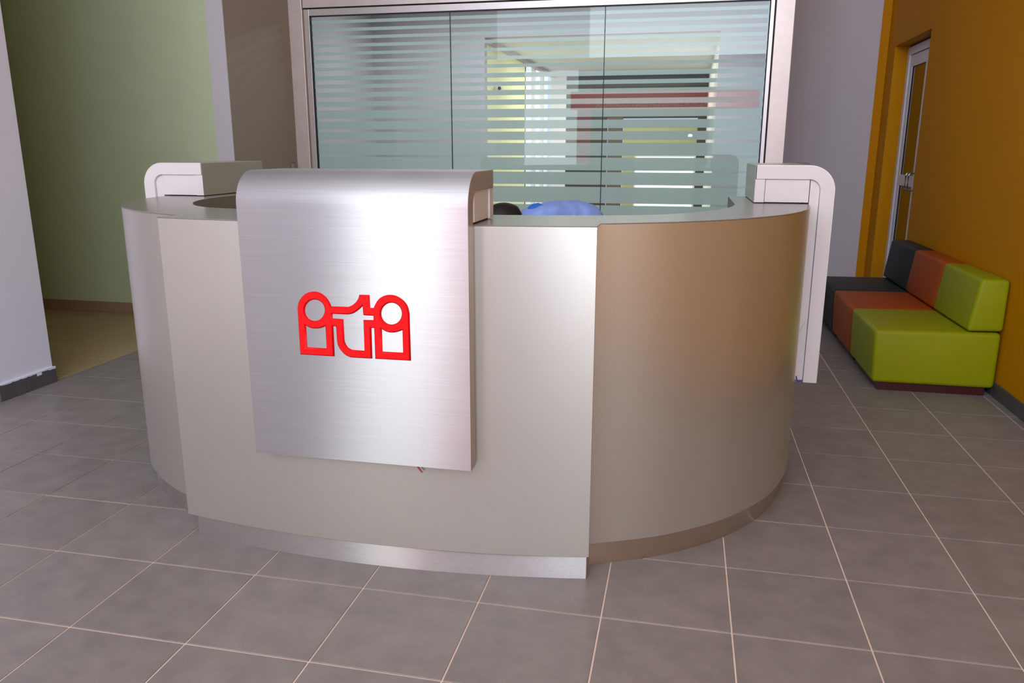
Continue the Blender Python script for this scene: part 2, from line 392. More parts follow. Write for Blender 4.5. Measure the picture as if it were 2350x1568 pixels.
# ------------------------------------------------------------------ glazed office front (window_1)
YW = 5.35
w1 = empty('window_1', (0.76, YW, 0)); struct(w1, 'steel framed interior window with striped frosted film', 'window')
# wide steel architrave left and right (full height), header above
child(box('window_frame', -1.474, -1.338, YW, YW+0.10, 0, ZC, 'frame', bevel=0.003), w1)
child(box('window_frame', 2.838, 2.985, YW, YW+0.10, 0, ZC, 'frame', bevel=0.003), w1)
child(box('header_panel', -1.332, 2.834, YW+0.012, YW+0.10, 2.690, ZC, 'frame'), w1)
child(box('shadow_gap', -1.332, 2.834, YW+0.03, YW+0.10, 2.674, 2.690, 'seam'), w1)
child(box('shadow_gap', -1.338, -1.318, YW+0.012, YW+0.10, 0, 2.674, 'bronze'), w1)
child(box('shadow_gap', 2.826, 2.838, YW+0.03, YW+0.10, 0, 2.674, 'gasket'), w1)
# inner aluminium frame
child(box('inner_frame', -1.318, -1.268, YW+0.0, YW+0.06, 0, 2.674, 'alu', bevel=0.002), w1)
child(box('inner_frame', 2.795, 2.826, YW+0.0, YW+0.06, 0, 2.674, 'alu', bevel=0.002), w1)
child(box('inner_frame', -1.268, -0.745, YW+0.0, YW+0.06, 2.618, 2.674, 'alu', bevel=0.0015), w1)
child(box('inner_frame', -0.743, 2.795, YW+0.0, YW+0.06, 2.618, 2.674, 'alu', bevel=0.0015), w1)
child(box('inner_frame', -1.268, 2.795, YW+0.0, YW+0.06, 0.0, 0.10, 'alu', bevel=0.0015), w1)
child(boxes('gasket', [(-1.268, -1.260, YW+0.004, YW+0.04, 0.1, 2.618), (2.788, 2.795, YW+0.004, YW+0.04, 0.1, 2.618), (-1.268, 2.795, YW+0.004, YW+0.04, 2.611, 2.618)], 'gasket'), w1)
PX = [-1.262, 0.072, 1.448, 2.790]
strips = [(2.617,2.578),(2.55,2.509),(2.482,2.441),(2.414,2.373),(2.345,2.303),(2.276,2.234),(2.206,2.166),(2.137,2.092),(2.052,2.017),(1.982,1.946),(1.901,1.864),(1.818,1.783),(1.709,1.684),(1.612,1.586),(1.512,1.486),(1.376,1.359),(1.248,1.232),(1.122,1.102),(0.959,0.941),(0.79,0.774),(0.6,0.585)]
panes = []
for i in range(3):
    p = child(box('pane', PX[i]+0.002, PX[i+1]-0.002, YW+0.020, YW+0.030, 0.10, 2.612, 'glass'), w1); panes.append(p)
    for k in range(len(strips)):
        z1 = strips[k][1]; z0 = strips[k+1][0] if k+1 < len(strips) else 0.1
        bm = bmesh.new(); bm_box(bm, PX[i]+0.003, PX[i+1]-0.003, YW+0.0310, YW+0.0314, z0, z1)
        o = bpy.data.objects.new('frosted_band', tomesh(bm)); o.data.materials.append(MT['film']); COL.objects.link(o)
        o.parent = p; o.matrix_parent_inverse = Matrix.Identity(4)
for x in PX[1:3]:
    child(box('joint_seal', x-0.0025, x+0.0025, YW+0.017, YW+0.033, 0.1, 2.612, 'gasket'), w1)

# ------------------------------------------------------------------ rooms behind the glass
YP = 7.4; OX0, OX1, CZ = -0.125, 2.47, 2.66
wp = struct(boxes('wall_partition', [(-1.6, OX0, YP, YP+0.12, 0, ZC), (OX1, 2.95, YP, YP+0.12, 0, ZC), (OX0, OX1, YP, YP+0.12, CZ, ZC)], 'partition'), 'grey partition inside the glazed office', 'wall')
struct(box('wall_office_left', -1.6, -1.475, 5.6, YP, 0, ZC, 'partition'), 'left wall inside the glazed office', 'wall')
struct(box('ceiling_office', -1.475, 2.95, 5.45, 12.2, 3.2, 3.3, 'ceil'), 'office ceiling', 'ceiling')
struct(box('wall_yellow', OX0-0.12, OX0, YP+0.12, 9.8, 0, CZ, 'yellow'), 'pale yellow wall seen through the glass', 'wall')
struct(box('wall_inner_right', OX1, OX1+0.12, YP+0.12, 12.0, 0, CZ, 'edge'), 'white side wall seen through the glass', 'wall')
struct(box('ceiling_inner', OX0-0.12, OX1+0.12, YP+0.12, 12.1, CZ, CZ+0.1, 'cream_ceiling'), 'cream ceiling seen through the glass', 'ceiling')
child(box('cornice', OX0, OX0+0.06, YP+0.12, 12.0, CZ-0.06, CZ, 'partition'), bpy.data.objects['ceiling_inner'])
w2 = empty('window_2', (OX0, 10.8, 0)); struct(w2, 'bright side windows at the end of the yellow wall', 'window')
for k in range(3):
    a = 9.8 + k*0.74
    child(box('pane', OX0-0.06, OX0-0.05, a+0.05, a+0.69, 0.3, CZ, 'daywin2'), w2)
    child(box('window_frame', OX0-0.08, OX0, a-0.05, a+0.05, 0, CZ, 'edge'), w2)
child(box('sill', OX0-0.08, OX0, 9.8, 12.0, 0, 0.3, 'edge'), w2)
we = empty('wall_end', (1.2, 12.0, 0)); struct(we, 'dark panelled end wall seen through the glass', 'wall')
child(box('panel', -0.13, 0.14, 12.0, 12.1, 0, CZ, 'edge'), we)
child(box('panel', 0.14, 0.84, 12.0, 12.1, 0, CZ, 'darkwall'), we)
child(box('panel', 0.86, 1.10, 11.98, 12.1, 0, 1.95, 'brownwall2'), we)
child(box('panel', 0.84, 2.47, 12.0, 12.1, 1.93, CZ, 'darkwall'), we)
child(box('panel', 1.12, 2.33, 11.98, 12.1, 1.34, 1.90, 'olive'), we)
child(box('panel', 1.12, 1.34, 11.98, 12.1, 0, 1.34, 'olive'), we)
child(box('panel', 2.33, 2.47, 11.97, 12.1, 0, 1.95, 'darkwall'), we)
w3 = empty('window_3', (1.8, 12.0, 0)); struct(w3, 'low bright window at the end of the inner room', 'window')
child(box('pane', 1.34, 2.30, 11.99, 12.0, 0.3, 1.30, 'daywin'), w3)
child(boxes('window_frame', [(1.32, 1.345, 11.96, 12.0, 0, 1.34), (2.30, 2.33, 11.96, 12.0, 0, 1.34), (1.34, 2.30, 11.96, 12.0, 1.30, 1.34), (1.34, 2.3, 11.9, 12.0, 0.0, 0.3)], 'edge'), w3)
# small white camera on the yellow wall
cc = empty('security_camera', (OX0, 7.9, 2.147)); tag(cc, 'small white security camera on the yellow wall behind the glass', 'security camera')
child(box('bracket', OX0, OX0+0.05, 7.89, 7.93, 2.12, 2.17, 'edge', bevel=0.004), cc)
child(tube('camera_body', [(OX0+0.05, 7.96, 2.15), (OX0+0.07, 7.84, 2.14)], [0.03, 0.032], 'edge'), cc)
child(tube('lens', [(OX0+0.07, 7.842, 2.14), (OX0+0.071, 7.834, 2.139)], 0.02, 'darkwall'), cc)
# office chair behind the frosted pane
oc = empty('office_chair', (-0.84, 5.85, 0)); tag(oc, 'dark office chair behind the frosted left pane', 'chair')
bm = bmesh.new()
poly = [(-0.20, 0.95), (-0.19, 1.25), (-0.15, 1.325), (-0.08, 1.35), (0.08, 1.35), (0.15, 1.325), (0.19, 1.25), (0.20, 0.95)]
child(prism('backrest', [(p[0]-0.84, p[1]) for p in poly], 5.70, 5.74, 'chair', axis='y', bevel=0.01), oc)
child(box('seat', -1.07, -0.61, 5.76, 6.22, 0.58, 0.65, 'chair', bevel=0.03, seg=3), oc)
child(tube('back_post', [(-0.84, 5.95, 0.57), (-0.84, 5.72, 0.6), (-0.84, 5.72, 1.0)], 0.018, 'gasket'), oc)
child(tube('gas_column', [(-0.84, 5.98, 0.10), (-0.84, 5.98, 0.58)], 0.028, 'gasket'), oc)
for k in range(5):
    a = k*2*PI/5+0.3; ex, ey = -0.84+0.28*math.cos(a), 5.98+0.28*math.sin(a)
    lg = child(tube('leg', [(-0.84, 5.98, 0.12), (ex, ey, 0.075)], [0.025, 0.016], 'gasket'), oc)
    c = tube('caster', [(ex-0.012, ey, 0.030), (ex+0.012, ey, 0.030)], 0.029, 'gasket'); c.parent = lg; c.matrix_parent_inverse = lg.matrix_world.inverted() if False else Matrix.Identity(4)
    c.matrix_parent_inverse = Matrix.Translation(oc.location).inverted() @ Matrix.Identity(4); c.matrix_parent_inverse = Matrix.Identity(4)

# ------------------------------------------------------------------ door in the orange wall (door_1)
XD = XW + 0.115
d1 = empty('door_1', (XD, 6.05, 0)); struct(d1, 'white aluminium glazed door recessed in the orange wall', 'door')
child(boxes('door_frame', [(XD, XD+0.06, DY1-0.075, DY1, 0, DZ-0.02), (XD, XD+0.06, DY0, DY0+0.075, 0, DZ-0.02), (XD, XD+0.06, DY0+0.075, DY1-0.075, DZ-0.09, DZ-0.02)], 'white_alu', bevel=0.003), d1)
child(box('seal', XD+0.02, XD+0.06, DY0, DY1, DZ-0.02, DZ, 'gasket'), d1)
mid = 5.93
for (a, b, nm) in ((mid+0.003, DY1-0.083, 'door_leaf'), (DY0+0.083, mid-0.003, 'door_leaf')):
    lf = child(boxes(nm, [(XD+0.012, XD+0.048, a, a+0.085, 0.01, DZ-0.098), (XD+0.012, XD+0.048, b-0.075, b, 0.01, DZ-0.098), (XD+0.012, XD+0.048, a+0.085, b-0.075, DZ-0.20, DZ-0.098),
         (XD+0.012, XD+0.048, a+0.085, b-0.075, 1.10, 1.20), (XD+0.012, XD+0.048, a+0.085, b-0.075, 0.01, 0.14)], 'white_alu', bevel=0.002), d1)
    for z0, z1 in ((0.14, 1.10), (1.20, DZ-0.20)):
        g = box('pane', XD+0.026, XD+0.032, a+0.085, b-0.075, z0, z1, 'door_glass'); g.parent = lf; g.matrix_parent_inverse = Matrix.Identity(4)
        s = boxes('glazing_seal', [(XD+0.020, XD+0.034, b-0.079, b-0.075, z0, z1), (XD+0.020, XD+0.034, a+0.085, a+0.089, z0, z1), (XD+0.02, XD+0.034, a+0.089, b-0.079, z1-0.004, z1)], 'gasket'); s.parent = lf; s.matrix_parent_inverse = Matrix.Identity(4)
for yy in (mid+0.045, mid-0.045):
    pts = [(XD+0.012, yy, 1.075)]
    for a in range(0, 91, 15): pts.append((XD-0.035+0.0-0.02*math.sin(math.radians(a)), yy, 1.075+0.02-0.02*math.cos(math.radians(a))))
    for a in range(0, 91, 15): pts.append((XD-0.055+0.02-0.02*math.cos(math.radians(a)), yy, 1.225-0.02+0.02*math.sin(math.radians(a))))
    pts.append((XD+0.012, yy, 1.225))
    child(tube('door_handle', pts, 0.008, 'chrome', n=8), d1)
child(box('lock', XD+0.008, XD+0.013, mid+0.03, mid+0.055, 0.80, 0.96, 'alu', bevel=0.002), d1)
# dim room behind the door
struct(boxes('wall_door_room', [(5.3, 5.4, 4.0, 7.3, 0, ZC), (XW+0.3, 5.4, 7.2, 7.3, 0, ZC), (XW+0.3, 5.4, 4.0, 4.1, 0, ZC), (XW+0.3, 5.4, 4.1, 7.2, 3.1, ZC)], 'brown_wall'), 'room seen through the glazed door', 'wall')
struct(box('floor_door_room', XW+0.1, 5.4, 4.0, 7.3, -0.1, 0.0, 'tan'), 'floor beyond the door', 'floor')

# ------------------------------------------------------------------ wall plates
wpz = empty('wall_plate', (3.335, 6.93, 1.25)); tag(wpz, 'grey switch plate low on the far wall just above the right desk arch', 'switch')
child(box('plate', 3.25, 3.343, 6.925, 6.94, 1.215, 1.298, 'plastic', bevel=0.004), wpz)
child(box('plate', 3.347, 3.42, 6.927, 6.94, 1.215, 1.299, 'plastic', bevel=0.004), wpz)
child(box('switch_key', 3.27, 3.32, 6.920, 6.926, 1.225, 1.288, 'edge', bevel=0.003), wpz)
wp2 = empty('wall_socket', (-1.471, 5.24, 1.28)); tag(wp2, 'small dark switch plate on the return wall beside the steel window frame', 'switch')
child(box('plate', -1.471, -1.462, 5.20, 5.275, 1.235, 1.31, 'inner', bevel=0.003), wp2)
child(box('switch_key', -1.463, -1.458, 5.215, 5.26, 1.25, 1.295, 'plastic', bevel=0.002), wp2)

# ------------------------------------------------------------------ reception desk
desk = empty('reception_desk', (1.185, 1.4, 0))
tag(desk, 'curved reception desk in satin champagne laminate with a brushed steel front panel', 'reception desk')
XC = 1.185; ZB, ZT = 0.090, 1.207; TC = 0.003
def fy(x): return 0.533 + (x-XC)**2/8.0
XL, XR = 0.412, 1.936
sideR = catmull([(1.925, 0.693), (2.143, 0.797), (2.300, 0.908), (2.432, 1.036), (2.571, 1.237), (2.664, 1.478), (2.700, 1.68), (2.712, 1.90), (2.706, 2.10), (2.69, 2.31)], 7)
sideL = [(2*XC-x, y) for x, y in sideR]
def curved_slab(name, path, th, z0, z1, m, parent, **k):
    inner = offset(path, th)
    return child(prism(name, path + inner[::-1], z0, z1, m, smooth=30, **k), parent)
child_ = child
front = [(XL + (XR-XL)*i/36, fy(XL + (XR-XL)*i/36)) for i in range(37)]
curved_slab('front_panel', front, 0.085, ZB, ZT-TC, 'lam', desk, bevel=0.0015)
curved_slab('side_panel', sideR, 0.03, ZB, ZT-TC, 'lam', desk, bevel=0.0015)
child(prism('side_panel', sideL[::-1] + offset(sideL[::-1], 0.03)[::-1], ZB, ZT-TC, 'lam', smooth=30, bevel=0.0015), desk)
# plinth
pf = [(0.445 + (1.925-0.445)*i/30, fy(0.445 + (1.925-0.445)*i/30)+0.017) for i in range(31)]
pR = offset(sideR, 0.020); pL = [(2*XC-x, y) for x, y in pR]
curved_slab('plinth', pf, 0.03, 0.0, ZB, 'plinth', desk)
curved_slab('plinth', pR, 0.03, 0.0, ZB, 'plinth', desk)
child(prism('plinth', pL[::-1] + offset(pL[::-1], 0.03)[::-1], 0, ZB, 'plinth', smooth=30), desk)
child(box('plinth_return', 1.905, 1.925, 0.63, 0.72, 0, ZB, 'plinth'), desk)
child(box('plinth_return', 0.445, 0.465, 0.63, 0.72, 0, ZB, 'plinth'), desk)
# counter top ring
e = 0.0015
outer = sideR[::-1]; outer = [(x+e*0.7, y-e) for x, y in outer]
top_out = [p for p in outer[:-1]] + [(1.9375, 0.699)] + [(x, y-e) for x, y in front[::-1]] + [(2*XC-1.9375, 0.699)] + [(2*XC-x, y) for x, y in outer[:-1]][::-1]
innerR = catmull([(1.185, 0.925), (1.504, 0.942), (1.80, 0.985), (2.082, 1.073), (2.260, 1.27), (2.364, 1.50), (2.402, 1.704)], 7) + [(2.402, 2.31)]
innerL = [(2*XC-x, y) for x, y in innerR]
top_in = innerL[::-1] + innerR[1:]     # left back -> front -> right back
child(prism('countertop', top_out + top_in, ZT-TC, ZT, 'lam_top', bevel=0.001, seg=1, smooth=30), desk)
# inner lining below the counter
inner_path = innerL[::-1] + innerR[1:]
lin = inner_path + offset(inner_path, -0.02)[::-1]
child(prism('inner_panel', lin, 0.0, ZT-TC, 'inner', smooth=30), desk)
# end panels of the ring
child(box('end_panel', 2.402, 2.69, 2.29, 2.31, 0, ZT-TC, 'inner'), desk)
child(box('end_panel', 2*XC-2.69, 2*XC-2.402, 2.29, 2.31, 0, ZT-TC, 'inner'), desk)

ZA = 1.367; TH = 0.057; RO = 0.105; RI = 0.045
def j_profile(zb, L, s0=0.0, th=TH, ro=RO, ri=RI, za=ZA):
    out = [(s0, zb)]
    for k in range(0, 15):
        a = math.radians(90*k/14); out.append((s0+ro-ro*math.cos(a), za-ro+ro*math.sin(a)))
    out += [(L, za), (L, za-th)]
    for k in range(0, 11):
        a = math.radians(90*k/10); out.append((s0+th+ri-ri*math.sin(a), za-th-ri+ri*math.cos(a)))
    out.append((s0+th, zb)); return out
def skin_profile(zb, L, t=0.0016, ro=RO, za=ZA):
    a1 = [(0, zb)] + [(ro-ro*math.cos(math.radians(90*k/14)), za-ro+ro*math.sin(math.radians(90*k/14))) for k in range(15)] + [(L, za)]
    a2 = offset(a1, t)   # left of travel = outward
    return a2 + a1[::-1]
def waterfall(w0, w1, zb, face, direction, along, steel=False):
    """face: coordinate of outer face; direction +1/-1: inward; along: axis of the width."""
    L = 0.322
    def mk(nm, prof, m, a=w0, b=w1, **k):
        if along == 'x':
            poly = [(face + direction*s, z) for s, z in prof]; return prism(nm, poly, a, b, m, axis='x', **k)
        poly = [(face + direction*s, z) for s, z in prof]; return prism(nm, poly, a, b, m, axis='y', **k)
    p = child(mk('steel_panel' if steel else 'waterfall_panel', j_profile(zb, L), 'edge' if not steel else 'core', smooth=35, bevel=0.0012), desk)
    sk = child(mk('steel_skin', skin_profile(zb+0.0005, L-0.001), 'steel' if steel else 'lam', w0+0.0008, w1-0.0008, smooth=35), desk)
    sk.parent = p; sk.matrix_parent_inverse = Matrix.Identity(4)
    # spacer board behind the panel, set back from its edges
    sp = child(mk('spacer', [(TH+0.001, zb+0.008), (TH+0.001, ZA-TH-0.012), (TH+0.040, ZA-TH-0.001), (TH+0.0425, zb+0.008)], 'edge', w0+0.014, w1-0.014), desk)
    # block that carries the arm on the counter
    child(mk('upstand_block', [(0.101, ZT+0.005), (0.101, ZA-TH-0.001), (0.282, ZA-TH-0.001), (0.282, ZT+0.005)], 'edge', w0+0.008, w1-0.008, bevel=0.001), desk)
    child(mk('end_block', [(0.284, ZT+0.004), (0.284, ZA-TH-0.001), (0.325, ZA-TH-0.001), (0.325, ZT+0.004)], 'edge', w0+0.003, w1-0.003, bevel=0.001), desk)
    child(mk('shadow_gap', [(0.13, ZT), (0.13, ZT+0.006), (0.315, ZT+0.006), (0.315, ZT)], 'seam', w0+0.018, w1-0.018), desk)
    # reflective inner end
    child(mk('end_cap', [(0.3252, ZT+0.004), (0.3252, ZA-0.0005), (0.3262, ZA-0.0005), (0.3262, ZT+0.004)], 'endcap', w0+0.0015, w1-0.0015), desk)
    return p
# the front one's skin normal points to -y: direction +1 with 'left of travel' must be outward
sp_ = waterfall(0.796, 1.561, 0.421, 0.480, +1, 'x', steel=True)
pr_ = waterfall(1.790, 2.345, 0.413, 2.810, -1, 'y')
pl_ = waterfall(1.715, 2.300, 0.413, -0.452, +1, 'y')

# logo: red raised letters; outline points measured on the panel face (x, z)
def img2panel(cx, cy):
    u = 640 + cx*0.153191; v = 620 + cy*0.153191
    F = 1809.915; d = fwd*1.0 + right*((u-1175)/F) - up*((v-784)/F)
    C = M.translation; t = (0.4784 - C.y)/d.y; P = C + d*t; return (P.x, P.z)
def arc_img(cx, cy, rx, ry, a0, a1, n=28):
    return [(cx+rx*math.cos(math.radians(a0+(a1-a0)*i/n)), cy+ry*math.sin(math.radians(a0+(a1-a0)*i/n))) for i in range(n+1)]
def smooth_img(pts, k=6): return catmull(pts, k)
outl = [(325,1262), (302,900)] + smooth_img([(282,570),(300,480),(350,400),(422,345),(515,321),(600,333),(680,380),(742,450),(788,543)]) \
    + smooth_img([(1045,551),(1110,520),(1165,468),(1195,415),(1207,368)]) + [(1358,373),(1368,566),(1422,568)] \
    + smooth_img([(1422,568),(1450,505),(1503,430),(1580,385),(1670,370),(1768,390),(1868,455),(1930,540),(1957,645)])[1:] \
    + [(1979,1357),(1447,1328),(1430,868),(1385,866),(1400,1325)] + smooth_img([(1080,1308),(1000,1270),(930,1200),(888,1125),(872,1050)]) \
    + [(860,842),(815,840),(835,1292)]
holes = [arc_img(540, 601, 150, 160, 0, 352, 40), arc_img(1689, 652, 155, 163, 0, 352, 40),
    smooth_img([(405,828),(480,866),(565,876),(640,864),(700,840)]) + [(717,1172),(425,1155)],
    [(803,655)] + smooth_img([(1045,665),(1120,645),(1200,592),(1257,540)]) + [(1268,675),(1420,686),(1418,748),(1268,746),(1285,1208)] + smooth_img([(1100,1195),(1040,1160),(997,1095),(982,1040)]) + [(966,735),(803,724)],
    smooth_img([(1542,880),(1615,922),(1700,936),(1790,922),(1853,897)]) + [(1862,1237),(1553,1220)]]
cu = bpy.data.curves.new('logo', 'CURVE'); cu.dimensions = '2D'; cu.fill_mode = 'BOTH'; cu.extrude = 0.0012; cu.bevel_depth = 0.0045; cu.bevel_resolution = 0; cu.offset = -0.0045
for loop in [outl] + holes:
    pts = [img2panel(*q) for q in loop]
    s = cu.splines.new('POLY'); s.points.add(len(pts)-1); s.use_cyclic_u = True
    for i, (x, z) in enumerate(pts): s.points[i].co = (x, z, 0, 1)
cu.materials.append(MT['red'])
lg = bpy.data.objects.new('logo', cu); COL.objects.link(lg)
lg.parent = sp_; lg.matrix_parent_inverse = Matrix.Identity(4)
lg.matrix_basis = Matrix(((1,0,0,0),(0,0,-1,0.4782),(0,1,0,0),(0,0,0,1)))
lg['label'] = 'raised red linked letters iti'

# small bits hanging off the desk
child(tube('red_wire', [(1.366, 0.50, 0.425), (1.372, 0.497, 0.414), (1.385, 0.495, 0.399), (1.389, 0.495, 0.395)], 0.0028, 'wire_red', n=6), desk)
child(tube('grey_wire', [(1.376, 0.505, 0.423), (1.387, 0.50, 0.410), (1.396, 0.499, 0.402)], 0.002, 'wire_grey', n=6), desk)
ledp = child(prism('led_tape', [(2.719, 0.640), (2.724, 0.648), (2.741, 0.690), (2.750, 0.702), (2.751, 0.690), (2.729, 0.650)], 1.7995, 1.8025, 'led', axis='y'), desk)
led_dots = boxes('led_chip', [(2.7285, 2.7315, 1.798, 1.80, 0.660, 0.666), (2.7375, 2.7405, 1.798, 1.80, 0.678, 0.684)], 'led_y'); led_dots.parent = ledp; led_dots.matrix_parent_inverse = Matrix.Identity(4)
child(tube('blue_wire', [(2.724, 1.797, 0.44), (2.727, 1.795, 0.425), (2.733, 1.795, 0.416), (2.741, 1.797, 0.414), (2.748, 1.81, 0.42)], 0.0022, 'wire_blue', n=6), desk)

# ------------------------------------------------------------------ sofa units
def cushion(name, prof, y0, y1, m, parent, bevel):
    bm = bmesh.new(); bm_prism(bm, prof, y0, y1, lambda p, h: (p[0], h, p[1]))
    bmesh.ops.recalc_face_normals(bm, faces=bm.faces)
    bmesh.ops.bevel(bm, geom=list(bm.edges), offset=bevel, segments=4, profile=0.5, affect='EDGES', clamp_overlap=True)
    o = link(name, tomesh(bm), m, None, smooth=70); o.parent = parent; return o
def sofa(y0, y1, m, label):
    t = empty('modular_sofa', (3.7, (y0+y1)/2, 0)); tag(t, label, 'sofa', 'modular sofa units along the orange wall')
    c = t.location
    sx, sy = c.x, c.y
    seat = cushion('seat', [(3.362-sx, 0.050), (4.042-sx, 0.050), (4.042-sx, 0.388), (3.350-sx, 0.380)], y0+0.003-sy, y1-0.003-sy, m, t, 0.026)
    back = cushion('backrest', [(3.852-sx, 0.392), (4.046-sx, 0.398), (4.046-sx, 0.702), (3.893-sx, 0.706)], y0+0.003-sy, y1-0.003-sy, m, t, 0.022)
    b = box('plinth', 3.40-sx, 4.0-sx, y0+0.03-sy, y1-0.03-sy, 0, 0.052, 'maroon'); b.parent = t
    return t
sofa(3.159, 3.86, 'lime', 'lime green leatherette sofa unit, nearest of the row of three')
sofa(3.865, 4.575, 'sorange', 'burnt orange leatherette sofa unit between the green and the dark one')
sofa(4.58, 5.29, 'navy', 'dark slate leatherette sofa unit, farthest of the row of three')

# ------------------------------------------------------------------ person bending down behind the counter
person = empty('person', (1.66, 2.45, 0)); tag(person, 'person with short black hair in a blue shirt bending down behind the reception counter', 'person')
def skin(name, chains, m, sub=1):
    """chains: list of lists of (x,y,z,r) ; chains after the first start at an existing vertex index via ('at', i)."""
    verts, edges, rad = [], [], []
    for ch in chains:
        prev = None
        for it in ch:
            if it[0] == 'at': prev = it[1]; continue
            verts.append(it[:3]); rad.append(it[3]); i = len(verts)-1
            if prev is not None: edges.append((prev, i))
            prev = i
    me = bpy.data.meshes.new(name); me.from_pydata(verts, edges, [])
    o = bpy.data.objects.new(name, me); COL.objects.link(o)
    s = o.modifiers.new('s', 'SKIN'); s.use_smooth_shade = True
    sv = me.skin_vertices[0].data
    for i, r in enumerate(rad):
        rr = r if isinstance(r, tuple) else (r, r); sv[i].radius = rr
    sv[0].use_root = True
    sd = o.modifiers.new('d', 'SUBSURF'); sd.levels = sub; sd.render_levels = sub
    dg = bpy.context.evaluated_depsgraph_get(); dg.update()
    me2 = bpy.data.meshes.new_from_object(o.evaluated_get(dg)); bpy.data.objects.remove(o)
    me2.materials.clear(); me2.materials.append(MT[m])
    for p in me2.polygons: p.use_smooth = True
    return me2
HIP = (1.665, 2.50, 1.01); CHEST = (1.48, 2.36, 1.065); NECK = (1.40, 2.29, 1.065); HB = (1.33, 2.24, 1.06)
SHL = (1.375, 2.20, 1.035); SHR = (1.46, 2.44, 1.0)
def hand(base, d, side, s=1.0):
    """palm and five fingers as joint chains from a wrist at base, pointing along d."""
    b = Vector(base); d = Vector(d).normalized(); sd = Vector(side).normalized(); n = d.cross(sd)
    ch = []
    for k, (off, L, r) in enumerate(((-0.030, 0.068, 0.0082), (-0.010, 0.078, 0.0088), (0.011, 0.073, 0.0086), (0.030, 0.056, 0.0075))):
        p0 = b + d*0.045 + sd*off*0.6; p1 = b + d*0.092 + sd*off; p2 = p1 + d*L*0.5 + n*0.012; p3 = p2 + d*L*0.35 + n*0.022
        ch.append([(*p0, 0.013), (*p1, r*1.1), (*p2, r), (*p3, r*0.85)])
    t0 = b + d*0.025 + sd*-0.022; t1 = t0 + d*0.022 - sd*0.028; t2 = t1 + d*0.030 - sd*0.010 + n*0.008
    ch.append([(*t0, 0.013), (*t1, 0.011), (*t2, 0.009)])
    return ch
def join_meshes(name, mes, m):
    bm = bmesh.new()
    for x in mes: bm.from_mesh(x)
    me = bpy.data.meshes.new(name); bm.to_mesh(me); bm.free()
    for p in me.polygons: p.use_smooth = True
    o = link(name, me, m); o.parent = person; o.matrix_parent_inverse = Matrix.Translation(person.location).inverted(); return o
WL = (1.40, 2.05, 0.60); EL = (1.33, 2.12, 0.80); WR = (1.42, 2.36, 0.58); ER = (1.40, 2.40, 0.78)
KN = [(1.50, 2.32, 0.50), (1.60, 2.60, 0.50)]; AN = [(1.60, 2.40, 0.09), (1.72, 2.66, 0.09)]
body_ch = [[(*HIP, (0.13, 0.10)), (1.56, 2.43, 1.05, (0.13, 0.10)), (*CHEST, (0.14, 0.105)), (*NECK, 0.06), (*HB, 0.055)],
    [('at', 2), (*SHL, 0.062), (*EL, 0.042), (*WL, 0.027), (WL[0]+0.01, WL[1]+0.01, WL[2]-0.05, (0.034, 0.018))],
    [('at', 2), (*SHR, 0.062), (*ER, 0.042), (*WR, 0.027), (WR[0]+0.01, WR[1]+0.0, WR[2]-0.05, (0.034, 0.018))],
    [('at', 0), (1.62, 2.42, 0.90, 0.095), (*KN[0], 0.058), (*AN[0], 0.042), (AN[0][0]-0.13, AN[0][1]-0.06, 0.035, 0.035)],
    [('at', 0), (1.70, 2.57, 0.90, 0.095), (*KN[1], 0.058), (*AN[1], 0.042), (AN[1][0]-0.13, AN[1][1]-0.06, 0.035, 0.035)]]
mes = [skin('b', body_ch, 'skin', 2)]
for W in (WL, WR):
    for f in hand((W[0]+0.008, W[1]+0.005, W[2]-0.03), (0.1, 0.05, -1), (0.6, 0.8, 0)): mes.append(skin('f', [f], 'skin', 1))
# head: ellipsoid shaped along the neck direction, face towards the floor
hd = Vector((-0.80, -0.42, -0.28)).normalized()       # crown direction
face = Vector((-0.32, 0.02, -0.95)); face = (face - hd*face.dot(hd)).normalized(); sdv = hd.cross(face).normalized()
HC = Vector((1.275, 2.20, 1.064))
def head_mesh(grow=0.0, hair=False):
    bm = bmesh.new(); bmesh.ops.create_uvsphere(bm, u_segments=36, v_segments=24, radius=1.0)
    kill = []
    for v in bm.verts:
        s, f, c = v.co.x, v.co.y, v.co.z     # side, face, crown
        w = 0.076+grow; dp = 0.097+grow; hh = 0.112+grow
        if c < 0: w *= 1-0.28*(-c)**1.5*(1 if f > -0.2 else 0.5); dp *= 1-0.10*(-c)
        x, y, z = s*w, f*dp, c*hh
        if not hair:
            y += 0.020*math.exp(-((s/0.16)**2))*math.exp(-(((c+0.12)/0.16)**2))*(1 if f > 0 else 0)   # nose
            y -= 0.010*math.exp(-(((abs(s)-0.42)/0.16)**2))*math.exp(-(((c-0.05)/0.10)**2))*(1 if f > 0 else 0)  # eye sockets
            y += 0.005*math.exp(-((s/0.3)**2))*math.exp(-(((c+0.50)/0.07)**2))*(1 if f > 0 else 0)   # lips
        elif (f > 0.35 and c < 0.45) or (c < -0.80) or (abs(s) > 0.75 and c < -0.05 and f > -0.15): kill.append(v)
        v.co = HC + sdv*x + face*y + hd*z
    if kill: bmesh.ops.delete(bm, geom=kill, context='VERTS')
    return bm
def bm2me(bm):
    me = bpy.data.meshes.new('h'); bm.to_mesh(me); bm.free(); return me
mes.append(bm2me(head_mesh()))
